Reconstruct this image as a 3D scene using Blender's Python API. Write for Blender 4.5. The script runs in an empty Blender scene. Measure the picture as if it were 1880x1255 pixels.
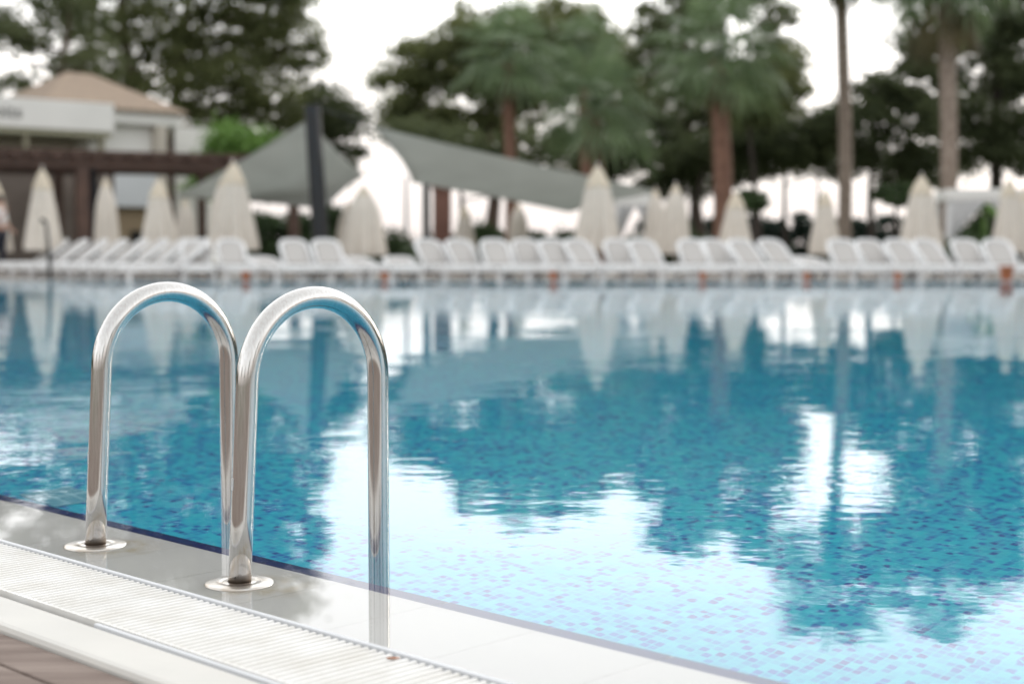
import bpy, bmesh, math, random
import numpy as np
from mathutils import Vector, Matrix
from mathutils.geometry import tessellate_polygon
R = math.radians
rng = np.random.default_rng(7)
random.seed(7)
S = bpy.context.scene
COL = S.collection

# ------------------------------------------------------------------ camera
F = 2750.0                        # focal length in photo pixels (photo 1880 x 1255)
PITCH = math.atan(180.5 / F)
CAMZ = 0.63
cd = bpy.data.cameras.new("camera"); cam = bpy.data.objects.new("camera", cd); COL.objects.link(cam)
cam.location = (0, 0, CAMZ)
cam.rotation_euler = (math.pi / 2 - PITCH, 0, 0)
cd.sensor_width = 36.0
cd.lens = F / 1880 * 36.0
cd.clip_start = 0.05; cd.clip_end = 2000
cd.dof.use_dof = True
cd.dof.focus_distance = 2.92
cd.dof.aperture_fstop = 2.6
S.camera = cam

# ------------------------------------------------------------------ sky, sun, exposure
SUN_EL, SUN_AZ = R(12), R(50)      # azimuth measured from +Y towards +X
w = bpy.data.worlds.new("World"); S.world = w; w.use_nodes = True
nt = w.node_tree; nt.nodes.clear()
sky = nt.nodes.new('ShaderNodeTexSky'); sky.sky_type = 'NISHITA'; sky.sun_disc = False
sky.sun_elevation = SUN_EL; sky.sun_rotation = SUN_AZ
sky.air_density = 1.0; sky.dust_density = 4.0; sky.ozone_density = 2.0
hs = nt.nodes.new('ShaderNodeHueSaturation'); hs.inputs['Saturation'].default_value = 0.35; hs.inputs['Value'].default_value = 0.45
# a thin high overcast that spreads the low sun's light over the whole sky, brightest towards the low sun and the horizon
gc = nt.nodes.new('ShaderNodeTexCoord'); sx = nt.nodes.new('ShaderNodeSeparateXYZ'); nt.links.new(gc.outputs['Generated'], sx.inputs[0])
ramp = nt.nodes.new('ShaderNodeValToRGB'); re = ramp.color_ramp.elements
VEIL = 1.0
re[0].position = 0.0; re[0].color = (.62, .565, .54, 1); re[1].position = 1.0; re[1].color = (.86, .87, .87, 1)
for p_, c_ in ((.05, (.80, .745, .71)), (.11, (1.10, 1.05, 1.01)), (.18, (1.38, 1.37, 1.36)), (.34, (1.28, 1.29, 1.29)), (.62, (1.02, 1.03, 1.03))):
    e_ = re.new(p_); e_.color = (*c_, 1)
nt.links.new(sx.outputs[2], ramp.inputs[0])
mr_ = nt.nodes.new('ShaderNodeMapRange'); mr_.inputs['From Min'].default_value = -1; mr_.inputs['From Max'].default_value = 1
mr_.inputs['To Min'].default_value = 0.90 / .15; mr_.inputs['To Max'].default_value = 1.60 / .15
nt.links.new(sx.outputs[1], mr_.inputs['Value'])
vm = nt.nodes.new('ShaderNodeVectorMath'); vm.operation = 'SCALE'
nt.links.new(ramp.outputs[0], vm.inputs[0]); nt.links.new(mr_.outputs[0], vm.inputs['Scale'])
va = nt.nodes.new('ShaderNodeVectorMath'); va.operation = 'ADD'
bg = nt.nodes.new('ShaderNodeBackground'); bg.inputs['Strength'].default_value = 0.15
wo = nt.nodes.new('ShaderNodeOutputWorld')
nt.links.new(sky.outputs[0], hs.inputs['Color'])
nt.links.new(hs.outputs[0], va.inputs[0]); nt.links.new(vm.outputs[0], va.inputs[1])
nt.links.new(va.outputs[0], bg.inputs['Color'])
nt.links.new(bg.outputs[0], wo.inputs['Surface'])
ld = bpy.data.lights.new("sun", 'SUN'); sun = bpy.data.objects.new("sun", ld); COL.objects.link(sun)
ld.energy = 0.9; ld.angle = R(14); ld.color = (1, 0.93, 0.84)
sd = Vector((math.sin(SUN_AZ) * math.cos(SUN_EL), math.cos(SUN_AZ) * math.cos(SUN_EL), math.sin(SUN_EL)))
sun.rotation_euler = sd.to_track_quat('Z', 'Y').to_euler()
S.view_settings.view_transform = 'Standard'
S.view_settings.look = 'None'
S.view_settings.exposure = 0.04
S.view_settings.gamma = 1.0
S.cycles.max_bounces = 10
S.cycles.transparent_max_bounces = 16
S.cycles.use_denoising = True
S.cycles.sample_clamp_indirect = 8

# ------------------------------------------------------------------ helpers: pixels to places
CR = Matrix.Rotation(math.pi / 2 - PITCH, 3, 'X')
def ray(x, y):
    return (CR @ Vector(((x - 940) / F, (627.5 - y) / F, -1.0))).normalized()
def P(x, y, Y):
    d = ray(x, y); return Vector((0, 0, CAMZ)) + d * (Y / d.y)
def floor_pt(x, y, depth):        # where a sight line bent by the water meets the pool floor
    d = ray(x, y); t = -CAMZ / d.z; p = Vector((0, 0, CAMZ)) + d * t
    h = Vector((d.x, d.y, 0)); s = h.length / 1.33; c = math.sqrt(1 - s * s)
    return p + h.normalized() * (depth * s / c) - Vector((0, 0, depth))
E = Vector((0.7215, -0.6924, 0)); N = Vector((0.6924, 0.7215, 0))
N_OFF = -0.006
def en(e, n, z=0.0):              # point along the near pool edge (e) and across it (n)
    return E * e + N * n + Vector((0, 0, z))

# ------------------------------------------------------------------ helpers: objects
def tag(o, label=None, cat=None, group=None, kind=None):
    if label: o['label'] = label
    if cat: o['category'] = cat
    if group: o['group'] = group
    if kind: o['kind'] = kind
    return o
def empty(name, loc, label, cat, group=None, rz=0.0):
    o = bpy.data.objects.new(name, None); COL.objects.link(o)
    o.location = loc; o.rotation_euler = (0, 0, rz); o.empty_display_size = 0.2
    return tag(o, label, cat, group)
def kids(o): return [c for c in bpy.data.objects if c.parent == o]
def copy_tree(o, parent=None):
    c = o.copy(); COL.objects.link(c)
    if parent is not None: c.parent = parent
    for ch in kids(o): copy_tree(ch, c)
    return c

class MB:
    def __init__(s): s.v = []; s.f = []; s.uv = None
    def quad(s, a, b, c, d):
        i = len(s.v); s.v += [tuple(a), tuple(b), tuple(c), tuple(d)]; s.f.append((i, i+1, i+2, i+3))
    def poly(s, pts):
        i = len(s.v); s.v += [tuple(p) for p in pts]; s.f.append(tuple(range(i, i+len(pts))))
    def hexa(s, b, t):            # four bottom points and four top points, both counter-clockwise
        i = len(s.v); s.v += [tuple(p) for p in b] + [tuple(p) for p in t]
        s.f += [(i+3, i+2, i+1, i), (i+4, i+5, i+6, i+7)]
        for k in range(4):
            j = (k+1) % 4; s.f.append((i+k, i+j, i+4+j, i+4+k))
    def box(s, x0, x1, y0, y1, z0, z1, M=None):
        b = [Vector(p) for p in ((x0,y0,z0),(x1,y0,z0),(x1,y1,z0),(x0,y1,z0))]
        t = [Vector(p) for p in ((x0,y0,z1),(x1,y0,z1),(x1,y1,z1),(x0,y1,z1))]
        if M is not None: b = [M @ p for p in b]; t = [M @ p for p in t]
        s.hexa(b, t)
    def bar(s, a, b, w, h, up=Vector((0,0,1))):
        a = Vector(a); b = Vector(b); d = (b - a).normalized()
        sx = d.cross(up)
        if sx.length < 1e-4: sx = d.cross(Vector((0,1,0)))
        sx.normalize(); u = sx.cross(d)
        q = lambda p: [p - sx*w/2 - u*h/2, p + sx*w/2 - u*h/2, p + sx*w/2 + u*h/2, p - sx*w/2 + u*h/2]
        s.hexa(q(a), q(b))
    def tube(s, pts, rad, seg=12, cap=True):
        pts = [Vector(p) for p in pts]
        if not hasattr(rad, '__len__'): rad = [rad] * len(pts)
        base = len(s.v); ref = None
        for k, p in enumerate(pts):
            d = (pts[min(k+1, len(pts)-1)] - pts[max(k-1, 0)]).normalized()
            if ref is None:
                ref = d.cross(Vector((0,0,1)))
                if ref.length < 1e-3: ref = d.cross(Vector((0,1,0)))
            ref = (ref - d * ref.dot(d)).normalized(); b2 = d.cross(ref)
            for j in range(seg):
                a = 2*math.pi*j/seg
                s.v.append(tuple(p + (ref*math.cos(a) + b2*math.sin(a)) * rad[k]))
        for k in range(len(pts)-1):
            for j in range(seg):
                j2 = (j+1) % seg
                s.f.append((base+k*seg+j, base+k*seg+j2, base+(k+1)*seg+j2, base+(k+1)*seg+j))
        if cap:
            s.f.append(tuple(base+j for j in reversed(range(seg))))
            s.f.append(tuple(base+(len(pts)-1)*seg+j for j in range(seg)))
    def lathe(s, prof, seg=24, c=(0,0,0), fold=None):
        base = len(s.v); c = Vector(c)
        for k, (r, z) in enumerate(prof):
            for j in range(seg):
                a = 2*math.pi*j/seg
                rr = r * (fold(a, k/(len(prof)-1)) if fold else 1)
                s.v.append((c.x + rr*math.cos(a), c.y + rr*math.sin(a), c.z + z))
        for k in range(len(prof)-1):
            for j in range(seg):
                j2 = (j+1) % seg
                s.f.append((base+k*seg+j, base+k*seg+j2, base+(k+1)*seg+j2, base+(k+1)*seg+j))
    def grid(s, fn, nu, nv):
        base = len(s.v)
        for i in range(nu+1):
            for j in range(nv+1): s.v.append(tuple(fn(i/nu, j/nv)))
        for i in range(nu):
            for j in range(nv):
                a = base + i*(nv+1) + j
                s.f.append((a, a+1, a+nv+2, a+nv+1))
    def build(s, name, mat, parent=None, smooth=False, solid=0.0, bevel=0.0, inv=None):
        me = bpy.data.meshes.new(name); me.from_pydata(s.v, [], s.f)
        me.validate(); me.update()
        if smooth: me.shade_smooth()
        me.materials.append(mat)
        o = bpy.data.objects.new(name, me); COL.objects.link(o)
        if parent is not None: o.parent = parent
        if solid: m = o.modifiers.new("thickness", 'SOLIDIFY'); m.thickness = solid; m.offset = 0
        if bevel:
            m = o.modifiers.new("bevel", 'BEVEL'); m.width = bevel; m.segments = 2; m.limit_method = 'ANGLE'
        return o
def merged(o, dist=1e-4):
    bm = bmesh.new(); bm.from_mesh(o.data); bmesh.ops.remove_doubles(bm, verts=bm.verts, dist=dist)
    bmesh.ops.recalc_face_normals(bm, faces=bm.faces); bm.to_mesh(o.data); bm.free(); return o

# ------------------------------------------------------------------ materials
def mat(name, col, rough=0.6, metal=0.0, spec=0.5, var=0.0, vscale=4.0, col2=None, bump=0.0, bscale=40.0, trans=0.0, coat=0.0, stretch=None):
    m = bpy.data.materials.new(name); m.use_nodes = True
    t = m.node_tree; b = t.nodes['Principled BSDF']
    b.inputs['Base Color'].default_value = (*col, 1); b.inputs['Roughness'].default_value = rough
    b.inputs['Metallic'].default_value = metal; b.inputs['Specular IOR Level'].default_value = spec
    b.inputs['Coat Weight'].default_value = coat
    tc = t.nodes.new('ShaderNodeTexCoord'); vec = tc.outputs['Object']
    if stretch:
        mp = t.nodes.new('ShaderNodeMapping'); mp.inputs['Scale'].default_value = stretch
        mp.inputs['Rotation'].default_value = (0, 0, math.atan2(-E.y, E.x) if name.startswith('wood') else 0)
        t.links.new(vec, mp.inputs['Vector']); vec = mp.outputs[0]
    if var or col2:
        nz = t.nodes.new('ShaderNodeTexNoise'); nz.inputs['Scale'].default_value = vscale; nz.inputs['Detail'].default_value = 6
        t.links.new(vec, nz.inputs['Vector'])
        cr = t.nodes.new('ShaderNodeValToRGB')
        c2 = col2 or tuple(c*(1-var) for c in col)
        cr.color_ramp.elements[0].position = 0.33; cr.color_ramp.elements[0].color = (*c2, 1)
        cr.color_ramp.elements[1].position = 0.67; cr.color_ramp.elements[1].color = (*col, 1)
        t.links.new(nz.outputs[0], cr.inputs[0]); t.links.new(cr.outputs[0], b.inputs['Base Color'])
    if bump:
        n2 = t.nodes.new('ShaderNodeTexNoise'); n2.inputs['Scale'].default_value = bscale; n2.inputs['Detail'].default_value = 4
        t.links.new(vec, n2.inputs['Vector'])
        bp = t.nodes.new('ShaderNodeBump'); bp.inputs['Strength'].default_value = bump; bp.inputs['Distance'].default_value = 0.02
        t.links.new(n2.outputs[0], bp.inputs['Height']); t.links.new(bp.outputs[0], b.inputs['Normal'])
    if trans:
        tr = t.nodes.new('ShaderNodeBsdfTranslucent'); mx = t.nodes.new('ShaderNodeMixShader'); mx.inputs[0].default_value = trans
        src = b.inputs['Base Color'].links[0].from_socket if b.inputs['Base Color'].links else None
        if src: t.links.new(src, tr.inputs[0])
        else: tr.inputs[0].default_value = (*col, 1)
        t.links.new(b.outputs[0], mx.inputs[1]); t.links.new(tr.outputs[0], mx.inputs[2])
        t.links.new(mx.outputs[0], t.nodes['Material Output'].inputs['Surface'])
    return m
def math_node(t, op, a, b=None):
    n = t.nodes.new('ShaderNodeMath'); n.operation = op
    for i, x in enumerate((a, b)):
        if x is None: continue
        if isinstance(x, (int, float)): n.inputs[i].default_value = x
        else: t.links.new(x, n.inputs[i])
    return n.outputs[0]

def mosaic_mat(name, size, cols, grout, gw=0.07):
    m = bpy.data.materials.new(name); m.use_nodes = True; t = m.node_tree; b = t.nodes['Principled BSDF']
    uv = t.nodes.new('ShaderNodeUVMap')
    sp = t.nodes.new('ShaderNodeSeparateXYZ'); t.links.new(uv.outputs[0], sp.inputs[0])
    u = math_node(t, 'DIVIDE', sp.outputs[0], size); v = math_node(t, 'DIVIDE', sp.outputs[1], size)
    cb = t.nodes.new('ShaderNodeCombineXYZ')
    t.links.new(math_node(t, 'FLOOR', u), cb.inputs[0]); t.links.new(math_node(t, 'FLOOR', v), cb.inputs[1])
    wn = t.nodes.new('ShaderNodeTexWhiteNoise'); wn.noise_dimensions = '2D'; t.links.new(cb.outputs[0], wn.inputs['Vector'])
    cr = t.nodes.new('ShaderNodeValToRGB'); cr.color_ramp.interpolation = 'CONSTANT'
    el = cr.color_ramp.elements
    el[0].position = 0; el[0].color = (*cols[0][1], 1); el[1].position = cols[1][0]; el[1].color = (*cols[1][1], 1)
    for p, c in cols[2:]:
        e = el.new(p); e.color = (*c, 1)
    t.links.new(wn.outputs['Value'], cr.inputs[0])
    fu = math_node(t, 'FRACT', u); fv = math_node(t, 'FRACT', v)
    g = math_node(t, 'MINIMUM', math_node(t, 'MINIMUM', fu, math_node(t, 'SUBTRACT', 1, fu)), math_node(t, 'MINIMUM', fv, math_node(t, 'SUBTRACT', 1, fv)))
    mask = math_node(t, 'LESS_THAN', g, gw)
    mx = t.nodes.new('ShaderNodeMix'); mx.data_type = 'RGBA'
    t.links.new(mask, mx.inputs['Factor']); t.links.new(cr.outputs[0], mx.inputs['A']); mx.inputs['B'].default_value = (*grout, 1)
    t.links.new(mx.outputs['Result'], b.inputs['Base Color']); b.inputs['Roughness'].default_value = 0.35
    return m

M = {}
M['mosaic'] = mosaic_mat("pool_mosaic", 0.026, [
    (0, (.005, .43, .61)), (.22, (.007, .48, .64)), (.40, (.003, .34, .58)), (.55, (.010, .52, .64)),
    (.68, (.002, .26, .55)), (.80, (.002, .16, .49)), (.93, (.002, .075, .36))], (.020, .53, .66))
M['navy'] = mosaic_mat("navy_edge_tile", 0.0055, [(0, (.010, .012, .095)), (.5, (.014, .016, .12))], (.035, .035, .15), 0.10)

def water_mat():
    m = bpy.data.materials.new("pool_water"); m.use_nodes = True; t = m.node_tree; t.nodes.clear()
    out = t.nodes.new('ShaderNodeOutputMaterial'); g = t.nodes.new('ShaderNodeBsdfGlass')
    g.inputs['IOR'].default_value = 1.333; g.inputs['Roughness'].default_value = 0.0; g.inputs['Color'].default_value = (1, 1, 1, 1)
    tc = t.nodes.new('ShaderNodeTexCoord')
    def noise(scale, detail, sc=(1, 1, 1), off=(0, 0, 0)):
        mp = t.nodes.new('ShaderNodeMapping'); mp.inputs['Scale'].default_value = sc; mp.inputs['Location'].default_value = off
        t.links.new(tc.outputs['Object'], mp.inputs[0])
        n = t.nodes.new('ShaderNodeTexNoise'); n.inputs['Scale'].default_value = scale; n.inputs['Detail'].default_value = detail
        t.links.new(mp.outputs[0], n.inputs['Vector']); return n.outputs[0]
    swell = noise(1.3, 1.5, (1, 1.2, 1))
    rip = noise(7.0, 2.0, (1, 1.3, 1), (3, 1, 0))
    fine = noise(22.0, 1.0, (1, 1.2, 1), (8, 2, 0))
    patch = noise(0.55, 1.0, (1, 1, 1), (12.3, 4.0, 0))
    pr = t.nodes.new('ShaderNodeMapRange'); pr.inputs['From Min'].default_value = 0.50; pr.inputs['From Max'].default_value = 0.68
    pr.inputs['To Min'].default_value = 0.20; pr.inputs['To Max'].default_value = 1.0
    t.links.new(patch, pr.inputs['Value'])
    h = math_node(t, 'ADD', math_node(t, 'MULTIPLY', swell, 0.0032),
                  math_node(t, 'MULTIPLY', pr.outputs[0], math_node(t, 'ADD', math_node(t, 'MULTIPLY', rip, 0.0022), math_node(t, 'MULTIPLY', fine, 0.00035))))
    # calm over the thin film on the tiled edge
    sp = t.nodes.new('ShaderNodeSeparateXYZ'); t.links.new(tc.outputs['Object'], sp.inputs[0])
    dn = math_node(t, 'ADD', math_node(t, 'MULTIPLY', sp.outputs[0], N.x), math_node(t, 'MULTIPLY', sp.outputs[1], N.y))
    mr = t.nodes.new('ShaderNodeMapRange'); mr.inputs['From Min'].default_value = 1.76; mr.inputs['From Max'].default_value = 2.15
    mr.inputs['To Min'].default_value = 0.08; mr.inputs['To Max'].default_value = 1.0
    t.links.new(dn, mr.inputs['Value'])
    bp = t.nodes.new('ShaderNodeBump'); bp.inputs['Strength'].default_value = 1.0; bp.inputs['Distance'].default_value = 1.0
    t.links.new(math_node(t, 'MULTIPLY', h, mr.outputs[0]), bp.inputs['Height'])
    t.links.new(bp.outputs[0], g.inputs['Normal']); t.links.new(g.outputs[0], out.inputs['Surface'])
    return m
M['water'] = water_mat()

M['tile'] = mat("white_glazed_tile", (.59, .588, .57), 0.30, var=.05, vscale=3, bump=.02, bscale=6)
def stain_tiles(m):
    t = m.node_tree; b = t.nodes['Principled BSDF']; src = b.inputs['Base Color'].links[0].from_socket
    tc = t.nodes.new('ShaderNodeTexCoord'); nz = t.nodes.new('ShaderNodeTexNoise'); nz.inputs['Scale'].default_value = 24; nz.inputs['Detail'].default_value = 6
    t.links.new(tc.outputs['Object'], nz.inputs['Vector']); tot = None
    for e0 in (-2.779 + .045, -2.272 + .045):
        d = t.nodes.new('ShaderNodeVectorMath'); d.operation = 'DISTANCE'; t.links.new(tc.outputs['Object'], d.inputs[0]); d.inputs[1].default_value = en(e0, 1.648, -.006)
        r = t.nodes.new('ShaderNodeMapRange'); r.inputs['From Min'].default_value = .055; r.inputs['From Max'].default_value = .115; r.inputs['To Min'].default_value = 1; r.inputs['To Max'].default_value = 0
        t.links.new(d.outputs['Value'], r.inputs['Value']); tot = r.outputs[0] if tot is None else math_node(t, 'ADD', tot, r.outputs[0])
    f = t.nodes.new('ShaderNodeMapRange'); f.inputs['From Min'].default_value = .38; f.inputs['From Max'].default_value = .70; f.inputs['To Max'].default_value = .75
    t.links.new(nz.outputs[0], f.inputs['Value'])
    mx = t.nodes.new('ShaderNodeMix'); mx.data_type = 'RGBA'; t.links.new(math_node(t, 'MULTIPLY', tot, f.outputs[0]), mx.inputs['Factor'])
    t.links.new(src, mx.inputs['A']); mx.inputs['B'].default_value = (.43, .34, .20, 1); t.links.new(mx.outputs['Result'], b.inputs['Base Color'])
stain_tiles(M['tile'])
M['joint'] = mat("tile_joint", (.55, .55, .53), .8)
M['grate'] = mat("white_grate_plastic", (.79, .782, .765), .45, col2=(.69, .67, .63), vscale=11)
M['channel'] = mat("channel_plastic", (.72, .71, .69), .8)
M['gap_shade'] = mat("dark_gap", (.018, .014, .016), .9)  # near-black: the shade inside open gaps is put into the colour
M['trim'] = mat("pale_grey_trim", (.62, .63, .65), .4)
M['stone'] = mat("cream_stone", (.62, .60, .56), .5, col2=(.57, .555, .52), vscale=5, bump=.03, bscale=25)
M['wood'] = mat("wood_deck_boards", (.28, .225, .195), .8, spec=.2, col2=(.185, .142, .122), vscale=3.0, bump=.25, bscale=14, stretch=(1.2, 14, 14))
M['brown'] = mat("brown_timber", (.11, .062, .045), .6, var=.4, vscale=3)
M['paving'] = mat("beige_paving", (.26, .225, .195), .8, var=.25, vscale=.8)
M['ground'] = mat("grass_ground", (.07, .095, .035), .95, col2=(.045, .06, .025), vscale=.4)
M['plastic'] = mat("white_resin", (.80, .80, .80), .35, var=.04, vscale=2)
M['panel'] = mat("pale_grey_sling", (.46, .44, .42), .7)
M['cloth'] = mat("cream_parasol_cloth", (.785, .73, .655), .9, var=.08, vscale=5, trans=.18)
M['capcloth'] = mat("tan_parasol_cap", (.67, .59, .47), .9, var=.1, vscale=5)
M['pole'] = mat("parasol_pole", (.55, .52, .48), .5)
M['sail'] = mat("grey_sail_cloth", (.56, .575, .55), .85, var=.08, vscale=1.2, trans=.72)
M['black'] = mat("black_paint", (.012, .014, .017), .5)
M['white_wall'] = mat("white_render", (.82, .81, .78), .85, var=.06, vscale=.9)
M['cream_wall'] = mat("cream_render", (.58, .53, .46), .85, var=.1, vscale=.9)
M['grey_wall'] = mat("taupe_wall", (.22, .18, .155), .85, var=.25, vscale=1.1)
M['glass'] = mat("dark_window_glass", (.02, .025, .025), .08)
M['roof'] = mat("faded_clay_tiles", (.36, .275, .205), .85, col2=(.29, .225, .175), vscale=5, bump=.3, bscale=20)
M['letter'] = mat("grey_letters", (.20, .20, .19), .6)
M['terracotta'] = mat("orange_terracotta", (.42, .135, .055), .75, var=.2, vscale=9)
M['soil'] = mat("dark_soil", (.03, .02, .015), .95)
M['brick'] = mat("red_brown_brick", (.20, .10, .075), .85, var=.3, vscale=4)
M['curtain'] = mat("dark_curtain", (.05, .05, .058), .9)
M['white_cloth'] = mat("white_drape", (.70, .70, .70), .9, trans=.2)
M['bark'] = mat("pine_bark", (.13, .085, .065), .9, col2=(.07, .045, .035), vscale=3, bump=.5, bscale=8)
M['darkbark'] = mat("dark_bark", (.06, .045, .038), .9, var=.4, vscale=3)
M['palmbark'] = mat("palm_bark", (.36, .29, .24), .9, col2=(.19, .145, .115), vscale=6, bump=.5, bscale=10)
M['redpalmbark'] = mat("red_palm_bark", (.27, .15, .105), .9, col2=(.17, .09, .065), vscale=6, bump=.5, bscale=10)
M['pine'] = mat("pine_needles", (.22, .245, .10), .7, col2=(.13, .15, .065), vscale=.9, trans=.58)
M['pinelight'] = mat("lighter_pine_needles", (.20, .23, .115), .7, col2=(.12, .145, .07), vscale=.9, trans=.5)
M['dark'] = mat("dark_needles", (.13, .155, .07), .7, col2=(.07, .09, .042), vscale=.9, trans=.52)
M['bright'] = mat("bright_leaves", (.22, .38, .09), .6, col2=(.14, .26, .06), vscale=1.5, trans=.3)
M['hedge'] = mat("hedge_leaves", (.075, .125, .042), .6, col2=(.035, .06, .023), vscale=1.2, trans=.25)
M['teal'] = mat("far_hedge_leaves", (.045, .085, .06), .7, col2=(.03, .055, .04), vscale=1.0, trans=.2)
M['palm'] = mat("palm_fronds", (.215, .29, .15), .5, col2=(.11, .165, .08), vscale=1.6, trans=.4)
M['deadpalm'] = mat("dry_fronds", (.17, .135, .07), .8, col2=(.09, .085, .04), vscale=1.2, trans=.3)
M['skin'] = mat("skin", (.50, .30, .22), .6)
M['shirt'] = mat("white_shirt", (.72, .72, .74), .9)
M['trousers'] = mat("navy_trousers", (.02, .024, .04), .9)
M['hair'] = mat("dark_hair", (.02, .014, .01), .6)
M['drain'] = mosaic_mat("pale_drain_cover", 0.110, [(0, (.13, .40, .50)), (.5, (.15, .43, .53))], (.38, .66, .74), 0.06)

def steel_mat():
    m = bpy.data.materials.new("polished_steel"); m.use_nodes = True; t = m.node_tree; b = t.nodes['Principled BSDF']
    tc = t.nodes.new('ShaderNodeTexCoord'); sp = t.nodes.new('ShaderNodeSeparateXYZ'); t.links.new(tc.outputs['Object'], sp.inputs[0])
    b.inputs['Metallic'].default_value = 1.0
    # fine lengthwise brushing on the roughness
    mp = t.nodes.new('ShaderNodeMapping'); mp.inputs['Scale'].default_value = (60, 60, 3); t.links.new(tc.outputs['Object'], mp.inputs[0])
    n1 = t.nodes.new('ShaderNodeTexNoise'); n1.inputs['Scale'].default_value = 4; n1.inputs['Detail'].default_value = 5; t.links.new(mp.outputs[0], n1.inputs['Vector'])
    mr = t.nodes.new('ShaderNodeMapRange'); mr.inputs['To Min'].default_value = .10; mr.inputs['To Max'].default_value = .19; t.links.new(n1.outputs[0], mr.inputs['Value'])
    # rust and lime stains creeping up from the foot
    n2 = t.nodes.new('ShaderNodeTexNoise'); n2.inputs['Scale'].default_value = 38; n2.inputs['Detail'].default_value = 5; t.links.new(tc.outputs['Object'], n2.inputs['Vector'])
    foot = t.nodes.new('ShaderNodeMapRange'); foot.inputs['From Min'].default_value = 0.004; foot.inputs['From Max'].default_value = 0.024
    foot.inputs['To Min'].default_value = 1.0; foot.inputs['To Max'].default_value = 0.0; t.links.new(sp.outputs[2], foot.inputs['Value'])
    above = math_node(t, 'LESS_THAN', math_node(t, 'ADD', math_node(t, 'MULTIPLY', sp.outputs[0], N.x), math_node(t, 'MULTIPLY', sp.outputs[1], N.y)), 0.15)
    st = math_node(t, 'MULTIPLY', above, math_node(t, 'MULTIPLY', foot.outputs[0], math_node(t, 'GREATER_THAN', math_node(t, 'ADD', n2.outputs[0], math_node(t, 'MULTIPLY', foot.outputs[0], .22)), .56)))
    mx = t.nodes.new('ShaderNodeMix'); mx.data_type = 'RGBA'; t.links.new(math_node(t, 'MULTIPLY', st, .8), mx.inputs['Factor'])
    sr = t.nodes.new('ShaderNodeValToRGB'); sr.color_ramp.elements[0].position = .36; sr.color_ramp.elements[0].color = (.565, .545, .525, 1)
    sr.color_ramp.elements[1].position = .62; sr.color_ramp.elements[1].color = (.61, .60, .585, 1)
    t.links.new(n1.outputs[0], sr.inputs[0]); t.links.new(sr.outputs[0], mx.inputs['A'])
    n4 = t.nodes.new('ShaderNodeTexNoise'); n4.inputs['Scale'].default_value = 150; n4.inputs['Detail'].default_value = 2; t.links.new(tc.outputs['Object'], n4.inputs['Vector'])
    spots = math_node(t, 'MULTIPLY', math_node(t, 'GREATER_THAN', n4.outputs[0], .71), .10)
    mx.inputs['B'].default_value = (.20, .11, .045, 1)
    t.links.new(mx.outputs['Result'], b.inputs['Base Color'])
    t.links.new(math_node(t, 'ADD', math_node(t, 'ADD', mr.outputs[0], spots), math_node(t, 'MULTIPLY', st, .4)), b.inputs['Roughness'])
    n3 = t.nodes.new('ShaderNodeTexNoise'); n3.inputs['Scale'].default_value = 9; t.links.new(mp.outputs[0], n3.inputs['Vector'])
    bp = t.nodes.new('ShaderNodeBump'); bp.inputs['Strength'].default_value = .015; bp.inputs['Distance'].default_value = .001
    t.links.new(n3.outputs[0], bp.inputs['Height']); t.links.new(bp.outputs[0], b.inputs['Normal'])
    return m
M['steel'] = steel_mat()
M['flange'] = mat("flange_steel", (.62, .61, .60), .27, metal=1.0, col2=(.50, .44, .37), vscale=22)
M['sticker'] = mat("worn_sticker", (.62, .63, .63), .7, var=.3, vscale=150)
M['sticker_dark'] = mat("worn_sticker_print", (.16, .17, .18), .7)
M['rust'] = mat("rust_stain", (.40, .17, .09), .9, var=.3, vscale=60)

# ------------------------------------------------------------------ the setting: ground, pool, paving
A_N, B_N, C_N, D_N = 1.770, 1.5105, 1.299, 1.1835        # pool edge, grate inner, grate outer, kerb outer
FAR_Y = 25.0
p0 = en(10, A_N); p3e = None
e_far = (en(0, A_N).y - FAR_Y) / 0.6924
POOL = [en(10, A_N), Vector((18, en(10, A_N).y, 0)), Vector((18, FAR_Y, 0)), en(e_far, A_N)]
def flat(name, outer, holes, z, m, uvf=None):
    loops = [[Vector((p[0], p[1], 0)) for p in outer]] + [[Vector((p[0], p[1], 0)) for p in h] for h in holes]
    tris = tessellate_polygon(loops); pts = [p for l in loops for p in l]
    b = MB(); b.v = [(p.x, p.y, z) for p in pts]; b.f = [tuple(t) for t in tris]
    o = b.build(name, m)
    bm = bmesh.new(); bm.from_mesh(o.data); bmesh.ops.recalc_face_normals(bm, faces=bm.faces)
    for f in bm.faces:
        if f.normal.z < 0: f.normal_flip()
    bm.to_mesh(o.data); bm.free()
    return tag(o, kind='structure')
def set_uv(o, fn):
    me = o.data; uv = me.uv_layers.new(name="UVMap")
    for l in me.loops: uv.data[l.index].uv = fn(me.vertices[l.vertex_index].co)
hole = [en(10, 1.2), Vector((18.3, en(10, 1.2).y, 0)), Vector((18.3, FAR_Y + .3, 0)), en(e_far - .6, 1.2)]
flat("ground", [(-400, -300), (400, -300), (400, 700), (-400, 700)], [hole], -0.06, M['ground'])
# far terrace of pale paving round the pool
flat("terrace", [en(e_far - 1, A_N), (18, FAR_Y + .35), (18, -5), (30, -5), (30, 37), (-34, 37), en(e_far - 9, A_N)], [], -0.025, M['paving'])
DEPTH = 1.40
fl = flat("pool_floor", POOL, [], -DEPTH, M['mosaic'])
set_uv(fl, lambda c: (c.dot(E), c.dot(N)))
b = MB()
for k in range(4):
    a, c = POOL[k], POOL[(k+1) % 4]
    b.quad(Vector((a.x, a.y, -DEPTH)), Vector((c.x, c.y, -DEPTH)), Vector((c.x, c.y, -.012)), Vector((a.x, a.y, -.012)))
pw = tag(b.build("pool_wall", M['mosaic']), kind='structure')
set_uv(pw, lambda c: (c.dot(E) + c.dot(N) * .37, c.z))
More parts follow.
